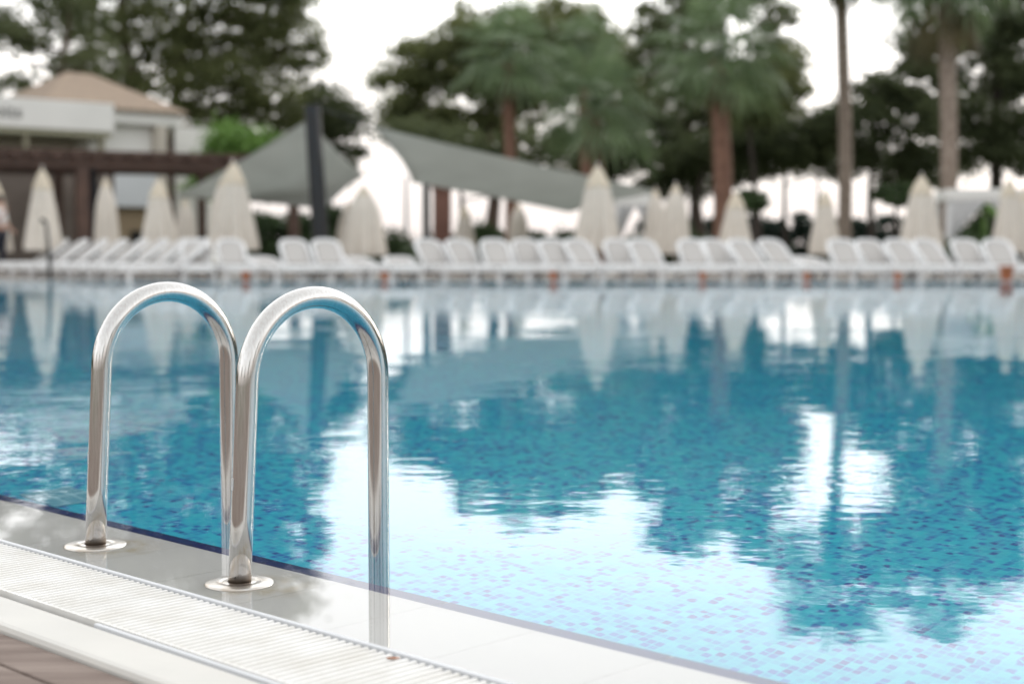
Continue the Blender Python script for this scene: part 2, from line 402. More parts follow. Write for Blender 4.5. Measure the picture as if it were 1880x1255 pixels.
# near edge: navy finger tile, white tiled margin, kerb
def strip(b, n0, n1, z0, z1, e0, e1):
    b.hexa([en(e0, n0, z0), en(e1, n0, z0), en(e1, n1, z0), en(e0, n1, z0)], [en(e0, n0, z1), en(e1, n0, z1), en(e1, n1, z1), en(e0, n1, z1)])
ZT = -0.006
b = MB(); jb = MB(); nb = MB()
k = -34.0
b_e0 = -33.9
i = 0
e = -33.75 + .105
while e < 10:
    strip(b, B_N + .012, A_N - .0005, -.10, ZT, e + .0012, e + .2488)
    # finger tile lies on the sloping lip of the edge
    nb.hexa([en(e + .002, A_N, -.10), en(e + .248, A_N, -.10), en(e + .248, A_N + .044, -.10), en(e + .002, A_N + .044, -.10)],
            [en(e + .002, A_N, ZT - .0005), en(e + .248, A_N, ZT - .0005), en(e + .248, A_N + .044, ZT - .010), en(e + .002, A_N + .044, ZT - .010)])
    e += .25
strip(jb, B_N + .012, A_N - .001, -.12, ZT - .0012, -33.9, 10.2)
strip(jb, A_N - .0008, A_N + .0435, -.13, -.0175, -33.9, 10.2)
tag(b.build("pool_margin", M['tile']), kind='structure')
tag(jb.build("pool_margin_bed", M['joint']), kind='structure')
no = tag(nb.build("pool_edge_strip", M['navy']), kind='structure')
set_uv(no, lambda c: (c.dot(E), c.dot(N)))
b = MB(); strip(b, D_N, C_N - .012, -.10, -.001, -33.9, 10.2)
tag(b.build("kerb", M['stone'], bevel=.010), kind='structure')
b = MB(); strip(b, C_N - .011, B_N + .011, -.12, -.032, -33.9, 10.2)
tag(b.build("drain_channel_floor", M['channel']), kind='structure')
# water: the pool and the thin film over the white margin
wpoly = [en(10, B_N + .013), en(10, A_N), POOL[1], POOL[2], POOL[3], en(e_far, B_N + .013)]
wat = flat("water", wpoly, [], 0.0, M['water'])
# far and side coping
b = MB()
b.box(en(e_far, A_N).x - .5, 18.001, FAR_Y + .001, FAR_Y + .30, -.30, .012)
b.box(18.001, 18.4, en(10, A_N).y, FAR_Y + .30, -.30, .010)
tag(b.build("pool_coping", M['tile']), kind='structure')
# timber deck on the camera's side
b = MB(); n = D_N - .004; k = 0
while n > -9:
    wdt = .086 if k == 0 else .118
    e0 = -16.0 + (k * .77) % 1.9
    strip(b, n - wdt, n, -.05, -.014, -16.5, 12)
    n -= wdt + .006; k += 1
tag(b.build("wood_deck", M['wood'], bevel=.003), kind='structure')
b = MB(); strip(b, -9.2, D_N - .001, -.30, -.045, -16.6, 12.1)
tag(b.build("deck_underlay_ground", M['gap_shade']), kind='structure')  # dark sheet whose colour stands for the shade between the boards

# overflow grate: ribs across the channel
gr = empty("overflow_grate", en(-2.3, 1.45, 0), "white slatted overflow grate between the white tiled pool edge and the cream kerb", "grate")
b = MB(); e = -10.0; PT = .0186
off = en(-2.3, 1.45, 0)
while e < 2.0:
    a0, a1 = C_N + .002, B_N - .003
    pr = [(-.0045, -.021), (.0045, -.021), (.0050, -.0035), (.0028, .0010), (-.0028, .0010), (-.0050, -.0035)]
    i = len(b.v)
    for nn in (a0, a1):
        for (de, z) in pr: b.v.append(tuple(en(e + de, nn, z) - off))
    for q in range(6):
        q2 = (q+1) % 6; b.f.append((i+q, i+q2, i+6+q2, i+6+q))
    b.f.append(tuple(i+q for q in reversed(range(6)))); b.f.append(tuple(i+6+q for q in range(6)))
    e += PT
for nn in (C_N + .03, 1.446, B_N - .03):       # bearers under the ribs
    q = [en(-10, nn - .004, -.018) - off, en(2, nn - .004, -.018) - off, en(2, nn + .004, -.018) - off, en(-10, nn + .004, -.018) - off]
    b.hexa(q, [p + Vector((0, 0, .006)) for p in q])
q = [en(-10, C_N + .0018, -.03) - off, en(2, C_N + .0018, -.03) - off, en(2, C_N + .0085, -.03) - off, en(-10, C_N + .0085, -.03) - off]
b.hexa(q, [p + Vector((0, 0, .0306)) for p in q])
b.build("ribs", M['grate'], gr)
b = MB()
def ostrip(b, n0, n1, z0, z1, e0, e1):
    b.hexa([en(e0, n0, z0) - off, en(e1, n0, z0) - off, en(e1, n1, z0) - off, en(e0, n1, z0) - off], [en(e0, n0, z1) - off, en(e1, n0, z1) - off, en(e1, n1, z1) - off, en(e0, n1, z1) - off])
ostrip(b, B_N + .0015, B_N + .0115, -.04, .004, -10, 2)
b.build("inner_edge_trim", M['trim'], gr, bevel=.002)
b = MB(); ostrip(b, C_N - .0105, C_N - .002, -.04, .0005, -2.20, 2)
b.build("outer_edge_trim", M['trim'], gr, bevel=.001)
b = MB(); ostrip(b, C_N - .0112, C_N - .001, -.0310, -.0145, -10, -2.2005)
b.build("gap_shade_strip", M['gap_shade'], gr)  # added dark strip; the open gap's shade is painted as its colour
b = MB()
ee = en(0, 0)
pr_ = P(722, 1209, 2.30)
e_r = pr_.dot(E); n_r = B_N - .012
b.lathe([(.0001, .0028), (.007, .0026), (.010, .0020)], 14)
rs = b.build("rust_stain", M['rust'], gr, smooth=True); rs.location = en(-1.683, B_N - .018, .0) - off; rs.scale = (1.1, .55, 1)

# pale drain cover on the pool floor
c0 = floor_pt(104, 931, DEPTH); 
cl_ = floor_pt(30, 910, DEPTH); ct_ = floor_pt(125, 897, DEPTH)
ul, vl = (cl_ - c0).length, (ct_ - cl_).length
print("drain", ul, vl, (cl_ - c0).normalized().dot(E), (ct_ - cl_).normalized().dot(N))
b = MB(); dc = c0 + Vector((0, 0, .008)); cu, cv = ul / 2, vl / 3
fr_ = [(0, 0), (0, vl), (ul, vl), (ul, 0)]
b.hexa([E*u*-1 + N*v for u, v in fr_], [E*u*-1 + N*v + Vector((0,0,.012)) for u, v in fr_])
dr = b.build("drain_cover", M['drain']); dr.location = dc - Vector((0,0,.006)); merged(dr)
set_uv(dr, lambda c: (c.dot(E) / cu * .11 + 11, c.dot(N) / cv * .11 + 11))
tag(dr, "pale green square-grid drain cover under water beside the pool edge", "drain cover")

# ------------------------------------------------------------------ handrails
def handrail(e0, label):
    base = en(e0, 1.635, 0)
    g = empty("pool_handrail", base, label, "handrail", "steel pool handrails")
    lean, sw, zt = .022, .343, .366
    r = (sw - lean) / 2; cs = lean + r
    pts = [N*0 + Vector((0, 0, -.004)), N*(lean*.33) + Vector((0,0,zt*.33)), N*(lean*.66) + Vector((0,0,zt*.66))]
    for k in range(0, 33):
        a = math.pi - math.pi * k / 32
        pts.append(N*(cs + r*math.cos(a)) + Vector((0, 0, zt + r*math.sin(a))))
    for z in (.25, .12, .02, 0, -.05, -.2, -.5, -.9, -1.2): pts.append(N*sw + Vector((0, 0, z)))
    b = MB(); b.tube(pts, .0214, 40); b.build("tube", M['steel'], g, smooth=True)
    b = MB()
    b.lathe([(.0640, -.006), (.0646, -.0005), (.0636, .0016), (.0600, .0028), (.0440, .0036), (.0345, .0040), (.0335, .0031), (.0315, .0034), (.0225, .0042)], 56)
    fl = b.build("flange", M['flange'], g, smooth=True)
    # worn maker's sticker wrapped on the post, on the side away from the pool
    b = MB(); hs = .186
    def on(u, v):
        a = R(-152) + (u - .5) * .60
        z = hs + (v - .5) * .022
        c = N*(lean * z / zt)
        return c + Vector((math.cos(a), math.sin(a), 0)) * .0219 + Vector((0, 0, z))
    b.grid(on, 6, 2); st = b.build("sticker", M['sticker'], g)
    b = MB()
    for uu in (.25, .45, .65, .85):
        def on2(u, v, uu=uu):
            p = on(uu - .06 + .12*u, .25 + .5*v); c = N*(lean * p.z / zt) + Vector((0, 0, p.z)); return c + (p - c) * 1.012
        b.grid(on2, 1, 1)
    b.build("print", M['trim'], st)
    return g
handrail(-2.779, "left polished steel pool handrail arch, standing farther from the camera along the pool edge")
handrail(-2.272, "polished steel pool handrail arch nearest the camera, overlapping the other arch")

# ------------------------------------------------------------------ loungers
def make_lounger(flatback=False):
    g = empty("sun_lounger", (0, 0, 0), "x", "sun lounger", "white sun loungers along the far pool side")
    W, H = .50, .28
    # local: feet at -Y, head at +Y; origin under the middle
    b = MB()
    for s in (-1, 1):
        b.box(s*W/2 - .035, s*W/2 + .035, -.95, .95, H - .135, H)
    b.box(-W/2 + .036, W/2 - .036, -.95, -.88, H - .13, H - .002)
    b.box(-W/2 + .036, W/2 - .036, .88, .95, H - .06, H - .002)
    b.build("frame", M['plastic'], g, bevel=.02)
    b = MB()
    for k in range(9): b.box(-W/2 + .037, W/2 - .037, -.86 + k*.125, -.86 + k*.125 + .105, H - .03, H + .008)
    b.build("bed_slats", M['plastic'], g)
    hinge = Vector((0, .27, H + .012)); ang = R(8) if flatback else R(37)
    L = .70
    d = Vector((0, math.cos(ang), math.sin(ang))); up = Vector((0, -math.sin(ang), math.cos(ang)))
    b = MB()
    # rounded back: outer frame of a bent bar
    path = [Vector((-.24, 0, 0)) , Vector((-.25, L*.5, 0)), Vector((-.24, L*.82, 0)), Vector((-.18, L*.95, 0)), Vector((-.08, L, 0)), Vector((.08, L, 0)), Vector((.18, L*.95, 0)), Vector((.24, L*.82, 0)), Vector((.25, L*.5, 0)), Vector((.24, 0, 0))]
    W3 = lambda p: hinge + Vector((1, 0, 0))*p.x + d*p.y + up*p.z
    b.tube([W3(p) for p in path], .036, 8)
    bk = b.build("backrest", M['plastic'], g, smooth=True)
    b = MB()
    b.hexa([W3(Vector(p)) for p in ((-.20, .02, -.012), (.20, .02, -.012), (.19, L*.90, -.012), (-.19, L*.90, -.012))],
           [W3(Vector(p)) for p in ((-.20, .02, .012), (.20, .02, .012), (.19, L*.90, .012), (-.19, L*.90, .012))])
    b.build("back_panel", M['panel'], bk)
    if not flatback:
        for s in (-1, 1):
            b = MB(); b.bar(W3(Vector((s*.2, L*.6, -.02))), Vector((s*.2, .80, H - .02)), .03, .02)
            b.build("back_strut", M['plastic'], g)
    for sx in (-1, 1):
        for y in (-.72, .72):
            b = MB(); b.bar(Vector((sx*.24, y, H - .135)), Vector((sx*.25, y + math.copysign(.06, y), 0)), .10, .08, Vector((0, 1, 0)))
            b.build("leg", M['plastic'], g, bevel=.01)
    return g
proto = make_lounger(); protoflat = make_lounger(True)
used = {True: False, False: False}
ORD = ["first", "second", "third", "fourth", "fifth", "sixth", "seventh", "eighth", "ninth", "tenth", "eleventh", "twelfth", "thirteenth", "fourteenth", "fifteenth", "sixteenth", "seventeenth", "eighteenth", "nineteenth", "twentieth", "twenty-first", "twenty-second"]
def put_lounger(x, Y, yaw, label, low=False):
    src = protoflat if low else proto
    o = src if not used[low] else copy_tree(src)
    used[low] = True
    p = P(x, 480, Y); o.location = (p.x, p.y, -.025); o.rotation_euler = (0, 0, yaw); o['label'] = label
    return o
# left row, receding to the left
for k in range(8):
    x = 300 - 37.0 * k * (1 - k * .004); Y = 27.0 + .52 * k
    put_lounger(x, Y, R(-54), "white sun lounger in the slanting left row by the pergola, %s from the person" % ORD[7 - k] if k != 7 else "white sun lounger at the left end of the slanting row, beside the person in white")
put_lounger(362, 26.9, R(14), "white sun lounger with raised back just left of the tallest parasol by the mast")
put_lounger(432, 26.9, R(18), "white sun lounger directly in front of the tallest parasol left of the mast")
put_lounger(505, 26.7, R(30), "white sun lounger lying flat, left of the two raised loungers beside the mast", True)
put_lounger(556, 26.9, R(22), "white sun lounger with raised back immediately left of the black mast")
xs = [614, 676, 738, 812, 868, 924, 980, 1036, 1092, 1150, 1207, 1285, 1341, 1397, 1453, 1511, 1567, 1624, 1680, 1738, 1796, 1853]
for k, x in enumerate(xs):
    low = x in (676, 738, 1511)
    put_lounger(x, 26.95 + .22 * math.sin(k * 2.3), R(20 - k * .5 + 9 * math.sin(k * 1.7 + .4 * k * k)),
                "white sun lounger %s, %s to the right of the black mast" % ("laid flat" if low else "with raised back", ORD[k]), low)

# ------------------------------------------------------------------ parasols, all folded
def make_parasol(column=False):
    g = empty("folded_parasol", (0, 0, 0), "x", "parasol", "folded cream parasols behind the loungers")
    b = MB(); b.tube([(0, 0, .06), (0, 0, 2.34)], .024, 10); b.build("pole", M['pole'], g, smooth=True)
    prof = [(.125, 2.12), (.175, 1.98), (.205, 1.86), (.232, 1.70), (.262, 1.50), (.292, 1.30), (.320, 1.10), (.342, .92), (.360, .76), (.368, .64), (.355, .56)]
    if column: prof = [(.145, 2.12), (.205, 1.98), (.245, 1.86), (.278, 1.70), (.302, 1.50), (.320, 1.30), (.335, 1.10), (.350, .92), (.362, .76), (.368, .64), (.352, .55)]
    b = MB(); b.lathe(prof, 72, fold=lambda a, t: 1 + (.05 + .15*t) * math.cos(8*a + .6*math.sin(3*a)) + .06*t*math.sin(3*a + 1) + .04 * math.sin(13*a) * t)
    b.build("canopy", M['cloth'], g, smooth=True)
    b = MB(); b.lathe([(.012, 2.36), (.065, 2.30), (.118, 2.19), (.165, 2.06), (.200, 1.95), (.208, 1.91)], 48, fold=lambda a, t: 1 + .09 * t * math.cos(8*a))
    b.build("cap", M['capcloth'], g, smooth=True)
    b = MB(); b.lathe([(.001, 2.44), (.022, 2.42), (.03, 2.39), (.018, 2.36), (.012, 2.34)], 12); b.build("finial", M['pole'], g, smooth=True)
    b = MB(); b.lathe([(.30, 0), (.30, .05), (.27, .07), (.06, .08), (.05, .22), (.03, .24)], 24); b.build("base", M['stone'], g, smooth=True)
    return g
pp = {False: make_parasol(), True: make_parasol(True)}; fresh = {False: True, True: True}
# (x, top y, bottom width in pixels, depth, label)
PAR = [
 (-4, 330, 44, 33, "folded cream parasol cut by the left picture edge, above the person"),
 (80, 305, 60, 31, "folded cream parasol with a wide hem in front of the pergola's left end"),
 (196, 322, 44, 32, "slim folded cream parasol right of the pergola's thick brown post"),
 (293, 325, 62, 30, "folded cream parasol before the white building wall, left of a slimmer one"),
 (341, 362, 40, 37, "small folded cream parasol half hidden behind the lounger row under the low sail corner"),
 (411, 322, 54, 33, "folded cream parasol tucked close behind the tallest one, its left shoulder showing"),
 (430, 293, 76, 29.5, "tallest folded cream parasol, in front of the left grey sail"),
 (640, 368, 44, 35, "smaller folded cream parasol just right of the black mast, overlapped by a wider one"),
 (668, 338, 70, 30, "wide folded cream parasol right of the black mast"),
 (853, 374, 40, 37, "small folded tan parasol beside the red brick pillar under the right sail"),
 (952, 370, 40, 38, "small folded cream parasol under the middle of the right grey sail"),
 (1097, 300, 78, 29.5, "large folded cream parasol in front of the right end of the grey sail"),
 (1203, 342, 40, 34, "slim folded cream parasol, left one of the close pair near the white tied cabana"),
 (1240, 334, 54, 31, "folded cream parasol, right one of the close pair near the white tied cabana"),
 (1350, 349, 58, 31.5, "folded cream parasol below the thick red-trunked palm"),
 (1514, 345, 50, 32, "folded cream parasol left of the tall slim grey-trunked palm"),
 (1690, 318, 70, 31, "folded cream parasol with a deep centre fold, left of the rightmost palm trunk"),
 (1851, 323, 56, 31, "folded cream parasol in front of the white gazebo on the right"),
 (1884, 332, 50, 32, "folded cream parasol cut by the right picture edge"),
]
for x, ty, wpx, Y, lab in PAR:
    col_ = x in (196, 341, 411, 640, 668, 1203, 1240, 952)
    o = pp[col_] if fresh[col_] else copy_tree(pp[col_]); fresh[col_] = False
    p = P(x, 447, Y); h = P(x, ty, Y).z
    o.location = (p.x, p.y, -.025); sx = wpx * Y / F / .735
    o.scale = (sx, sx, (h + .025) / 2.42); o.rotation_euler = (0, 0, random.uniform(0, 6)); o['label'] = lab

# ------------------------------------------------------------------ mast, shade sails
mast = MB(); a = P(590, 470, 30); top = P(573, 193, 30)
dvec = (top - Vector((a.x, a.y, a.z))); base = a - dvec * ((a.z + .025) / dvec.z)
mast.tube([Vector((0, 0, 0)), top - base], [.17, .16], 16)
mo = mast.build("mast", M['black'], None, smooth=False); mo.location = base
tag(mo, "thick black leaning mast holding up the left grey shade sail", "mast")
def sail(name, c, label, sag, conc):
    A, B_, C_, D_ = [Vector(p) for p in c]          # corners in order round the sail
    org = (A + B_ + C_ + D_) / 4
    ctr = org
    b = MB()
    def fn(u, v):
        p = A*(1-u)*(1-v) + B_*u*(1-v) + C_*u*v + D_*(1-u)*v
        pull = conc * (4*u*(1-u)*(2*v-1)**2 + 4*v*(1-v)*(2*u-1)**2) * (1 - .0)
        p = p + (ctr - p) * pull * .5
        p.z -= sag * 16*u*(1-u)*v*(1-v)
        return p - org
    b.grid(fn, 20, 20)
    o = b.build(name, M['sail'], None, smooth=True, solid=.006); o.location = org
    return tag(o, label, "shade sail", "grey shade sails")
sail("shade_sail", [P(567, 218, 30), P(318, 362, 37), P(596, 384, 33), P(668, 322, 42)], "grey shade sail rising to the black mast, left of it", .15, .10)
s2 = sail("shade_sail", [P(684, 232, 29), P(757, 335, 35), P(1045, 390, 39), P(1215, 352, 36)], "long grey shade sail sloping down to the right under the palms", .0, .09)
b = MB(); c0 = P(684, 232, 29); b.tube([top - base, c0 - base], .012, 6)
b.build("cable", M['black'], mo)

# ------------------------------------------------------------------ terracotta pots on the far edge
def make_pot():
    g = empty("terracotta_pot", (0, 0, 0), "x", "pot", "terracotta pots on the far pool edge")
    b = MB(); b.lathe([(.001, 0), (.075, 0), (.085, .02), (.11, .17), (.112, .19), (.125, .19), (.128, .235), (.108, .235), (.105, .20)], 20); b.build("body", M['terracotta'], g, smooth=True)
    b = MB(); b.lathe([(.001, .205), (.104, .20)], 20); b.build("soil", M['soil'], g)
    return g
pot = make_pot(); first = True
for x, s, lab in [(451, .60, "small orange terracotta pot on the far edge, below the tallest parasol"), (706, .55, "small orange terracotta pot on the far edge, right of the black mast"),
               (1016, .60, "small orange terracotta pot on the far edge, left of the large middle parasol"), (1290, .55, "small orange terracotta pot on the far edge, below the thick palm"),
               (1481, .55, "small orange terracotta pot on the far edge, left of the slim tall palm"), (1648, .55, "small orange terracotta pot on the far edge, left of the rightmost palm"),
               (1848, 1.0, "largest orange terracotta pot, on the far edge near the right picture border")]:
    o = pot if first else copy_tree(pot); first = False
    p = P(x, 505, 25.18); o.location = (p.x, p.y, .012); o.scale = (s, s, s * 1.05); o['label'] = lab

# thin dark shower post by the left row
p = P(92, 500, 25.7); b = MB()
b.tube([(0, 0, 0), (-.01, 0, .5), (-.05, 0, 1.0)], [.035, .032, .028], 8)
b.tube([(-.05, 0, 1.0), (-.08, 0, 1.05), (-.14, -.02, 1.04)], [.028, .03, .05], 8)
b.lathe([(.10, 0), (.10, .02), (.04, .03)], 14)
o = b.build("shower_post", M['black'], None, smooth=True); o.location = (p.x, p.y, -.0251)
tag(o, "thin dark post standing in the left lounger row at the water's edge", "post")

# ------------------------------------------------------------------ building
ang = R(42); U = Vector((math.cos(ang), math.sin(ang), 0)); O = P(213, 447, 44); O.z = -.03
bl = empty("pool_bar_building", O, "white building with a hipped clay tile roof and a lettered sign band", "building", rz=ang)
def part(name, m, boxes, parent=bl, bevel=0):
    b = MB()
    for q in boxes: b.box(*q)
    return b.build(name, m, parent, bevel=bevel)
part("wall", M['white_wall'], [(-.5, 1.9, .6, 6, 0, 4.2)])
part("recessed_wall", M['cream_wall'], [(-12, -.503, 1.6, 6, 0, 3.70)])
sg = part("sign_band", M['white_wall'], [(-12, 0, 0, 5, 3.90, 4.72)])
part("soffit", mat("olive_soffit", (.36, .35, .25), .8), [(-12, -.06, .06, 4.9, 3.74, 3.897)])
for u in (-2.62, -.32):
    part("canopy_post", mat("olive_post", (.26, .24, .17), .8), [(u - .07, u + .07, .12, .26, 0, 3.737)])
ev = part("eave", M['white_wall'], [(-2.05, 2.35, .25, 5.6, 4.203, 4.55)])
part("column", M['cream_wall'], [(1.52, 1.86, .25, .597, 0, 4.20)])
part("awning", mat("pale_awning", (.66, .68, .70), .8), [(.05, 1.50, .28, .56, 1.75, 2.75)])
part("tan_recess", mat("tan_interior", (.34, .26, .17), .9), [(.3, 1.45, .55, .597, 0, 1.74)])
part("doorway", mat("doorway_shade", (.018, .016, .015), .9), [(.75, 1.25, .50, .547, 0, 1.05)])  # flat panel; the unlit inside of the opening is put into its colour
b = MB()
z0, z1 = 4.553, 5.85
c = [(-2.15, .10), (2.50, .10), (2.50, 5.75), (-2.15, 5.75)]; r0, r1 = (-.15, 2.7), (.65, 2.7)
b.hexa([(x, y, z0) for x, y in c], [(x, y, z0 + .06) for x, y in c])
V3 = lambda p, z: (p[0], p[1], z)
b.quad(V3(c[0], z0+.062), V3(c[1], z0+.062), V3(r1, z1), V3(r0, z1)); b.quad(V3(c[2], z0+.062), V3(c[3], z0+.062), V3(r0, z1), V3(r1, z1))
b.poly([V3(c[1], z0+.062), V3(c[2], z0+.062), V3(r1, z1)]); b.poly([V3(c[3], z0+.062), V3(c[0], z0+.062), V3(r0, z1)])
b.build("roof", M['roof'], bl)
fc = bpy.data.curves.new("lettering", 'FONT'); fc.body = "arnits"; fc.size = .52; fc.extrude = .015; fc.align_x = 'RIGHT'; fc.space_character = 1.06
fo = bpy.data.objects.new("lettering", fc); COL.objects.link(fo); fo.parent = sg
fo.location = (-2.78, -.018, 4.16); fo.rotation_euler = (math.pi/2, 0, 0); fc.materials.append(M['letter'])
dg = bpy.context.evaluated_depsgraph_get(); lm = bpy.data.meshes.new_from_object(fo.evaluated_get(dg))
lo = bpy.data.objects.new("sign_lettering", lm); COL.objects.link(lo); lo.parent = sg; lo.location = fo.location; lo.rotation_euler = fo.rotation_euler
bpy.data.objects.remove(fo)
fr = part("window", M['glass'], [(-3.9, -3.2, 1.54, 1.597, 1.0, 2.4)])
b = MB(); 
for u in (-3.9, -3.55, -3.2): b.box(u - .03, u + .03, 1.50, 1.537, .95, 2.45)
b.build("window_frame", M['white_wall'], fr)
wg = MB(); wp = P(358, 447, 49)
wg.box(-.62, .45, 0, 5, 0, 4.42)
wo_ = wg.build("annex", M['white_wall'], None); wo_.location = (wp.x, wp.y, -.03)
tag(wo_, "low plain white annex between the tiled-roof building and the bright green tree", "building")

# taupe service wall behind the pergola
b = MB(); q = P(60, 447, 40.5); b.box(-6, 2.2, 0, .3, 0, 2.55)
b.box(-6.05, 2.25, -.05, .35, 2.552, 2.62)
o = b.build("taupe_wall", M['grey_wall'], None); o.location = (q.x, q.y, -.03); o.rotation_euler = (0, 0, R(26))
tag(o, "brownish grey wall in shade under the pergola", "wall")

# pergola
pa = R(27); pq = P(0, 447, 35.5)
pg = empty("pergola", (pq.x, pq.y, -.03), "dark brown timber pergola with slatted top in front of the white building", "pergola", rz=pa)
b = MB(); b.box(-5, 6.1, -.08, .08, 2.48, 2.70); b.box(-5, 6.1, 3.0, 3.16, 2.48, 2.70); b.build("main_beams", M['brown'], pg)
b = MB()
for k in range(24): b.box(-4.9 + k*.47, -4.9 + k*.47 + .13, -.45, 3.55, 2.702, 2.84)
b.build("rafters", M['brown'], pg)
b = MB()
for k in range(9): b.box(-5, 6.1, -.2 + k*.43, -.2 + k*.43 + .09, 2.842, 2.90)
b.build("slats", M['brown'], pg)
for u, v, s in ((1.92, 0, .15), (5.7, 0, .10), (-3, 0, .15), (1.92, 3.08, .1), (5.7, 3.08, .1), (-3, 3.08, .1)):
    b = MB(); b.box(u - s, u + s, v - s, v + s, 0, 2.478); b.build("post", M['brown'], pg)
def drape(name, x, Y, wpx, y0, y1, m, label, cat, tie=.5, pinch=.45, lean=0, rz=0):
    q = P(x, 447, Y); h1 = P(x, y0, Y).z; h0 = P(x, y1, Y).z; wd = wpx * Y / F
    b = MB()
    def fn(u, v):
        z = h0 + (h1 - h0) * v
        k = 1 - pinch * math.exp(-((v - tie) / .18) ** 2)
        xx = (u - .5) * wd * k + lean * (1 - v); yy = .06 * math.sin(u * 26) * (.4 + .6 * k)
        return (xx, yy, z + .0)
    b.grid(fn, 48, 16)
    o = b.build(name, m, None, smooth=True, solid=.008); o.location = (q.x, q.y, 0); o.rotation_euler = (0, 0, rz)
    return tag(o, label, cat) if label else o
drape("curtain", 160, 37.2, 34, 306, 472, M['curtain'], "dark grey curtain hanging gathered from the pergola beside its brown post", "curtain", .35, .4, .25)

# ------------------------------------------------------------------ pillars and small structures under the right sail
b = MB(); q = P(812, 447, 38); b.box(-.22, .22, -.22, .22, 0, 2.0); b.box(-.26, .26, -.26, .26, 2.002, 2.10)
o = b.build("brick_pillar", M['brick'], None); o.location = (q.x, q.y, -.025); tag(o, "red-brown brick pillar beneath the left corner of the right sail", "pillar")
b = MB(); q = P(783, 447, 33); b.tube([(0, 0, 0), (0, 0, 1.95)], .085, 10); b.lathe([(.16, 0), (.16, .03), (.09, .04)], 16)
o = b.build("steel_post", M['black'], None); o.location = (q.x, q.y, -.025); tag(o, "dark upright post left of the brick pillar under the right sail", "post")
b = MB(); q = P(746, 447, 36); b.tube([(0, 0, 0), (0, 0, 2.25)], .04, 10); b.lathe([(.12, 0), (.12, .03), (.05, .04)], 16)
o = b.build("slim_post", mat("grey_post", (.25, .25, .26), .5), None); o.location = (q.x, q.y, -.025); tag(o, "slim grey post against the bright sky left of the right sail", "post")
b = MB(); q = P(540, 447, 39); b.box(-.13, .13, -.13, .13, 0, 1.65); b.box(-.16, .16, -.16, .16, 1.652, 1.72)
o = b.build("timber_post", M['brown'], None); o.location = (q.x, q.y, -.025); tag(o, "red-brown timber post under the left sail in front of the hedge", "post")

# gazebo on the right and cabana in the middle
def gazebo(xc, Y, wpx, ytop, label, cat, name, flat_top=True):
    q = P(xc, 447, Y); W_ = wpx * Y / F; H_ = P(xc, ytop, Y).z
    g = empty(name, (q.x, q.y, -.025), label, cat, rz=R(-8))
    b = MB(); b.box(-W_/2, W_/2, 0, W_, H_ - .28, H_); b.build("roof", M['white_wall'], g, bevel=.03)
    for sx in (-1, 1):
        for y in (.1, W_ - .1):
            b = MB(); b.box(sx*(W_/2 - .08) - .05, sx*(W_/2 - .08) + .05, y - .05, y + .05, 0, H_ - .282); b.build("post", M['plastic'], g)
    for s in (-1, 1):
        b = MB()
        def fn(u, v, s=s):
            z = .62 + (H_ - .9) * v; k = .16 + .84 * max(0, (v - .12) / .88) ** 1.3
            x_ = s * (W_/2 - .12) - s * u * (W_/2 - .12) * k
            return (x_, .02 + .045 * math.sin(u * 22), z)
        b.grid(fn, 30, 14); b.build("curtain", M['white_cloth'], g, smooth=True, solid=.008)
    b = MB(); b.box(-W_/2 + .2, W_/2 - .2, .4, W_ - .2, .12, .42); b.build("daybed", mat("taupe_cushion", (.30, .26, .23), .9), g, bevel=.04)
    return g
gazebo(1812, 36, 150, 345, "white flat-roofed gazebo with tied curtains behind the parasols at the right", "gazebo", "gazebo")
gazebo(1166, 38, 78, 356, "white curtained cabana between the large middle parasol and the close pair", "cabana", "cabana")

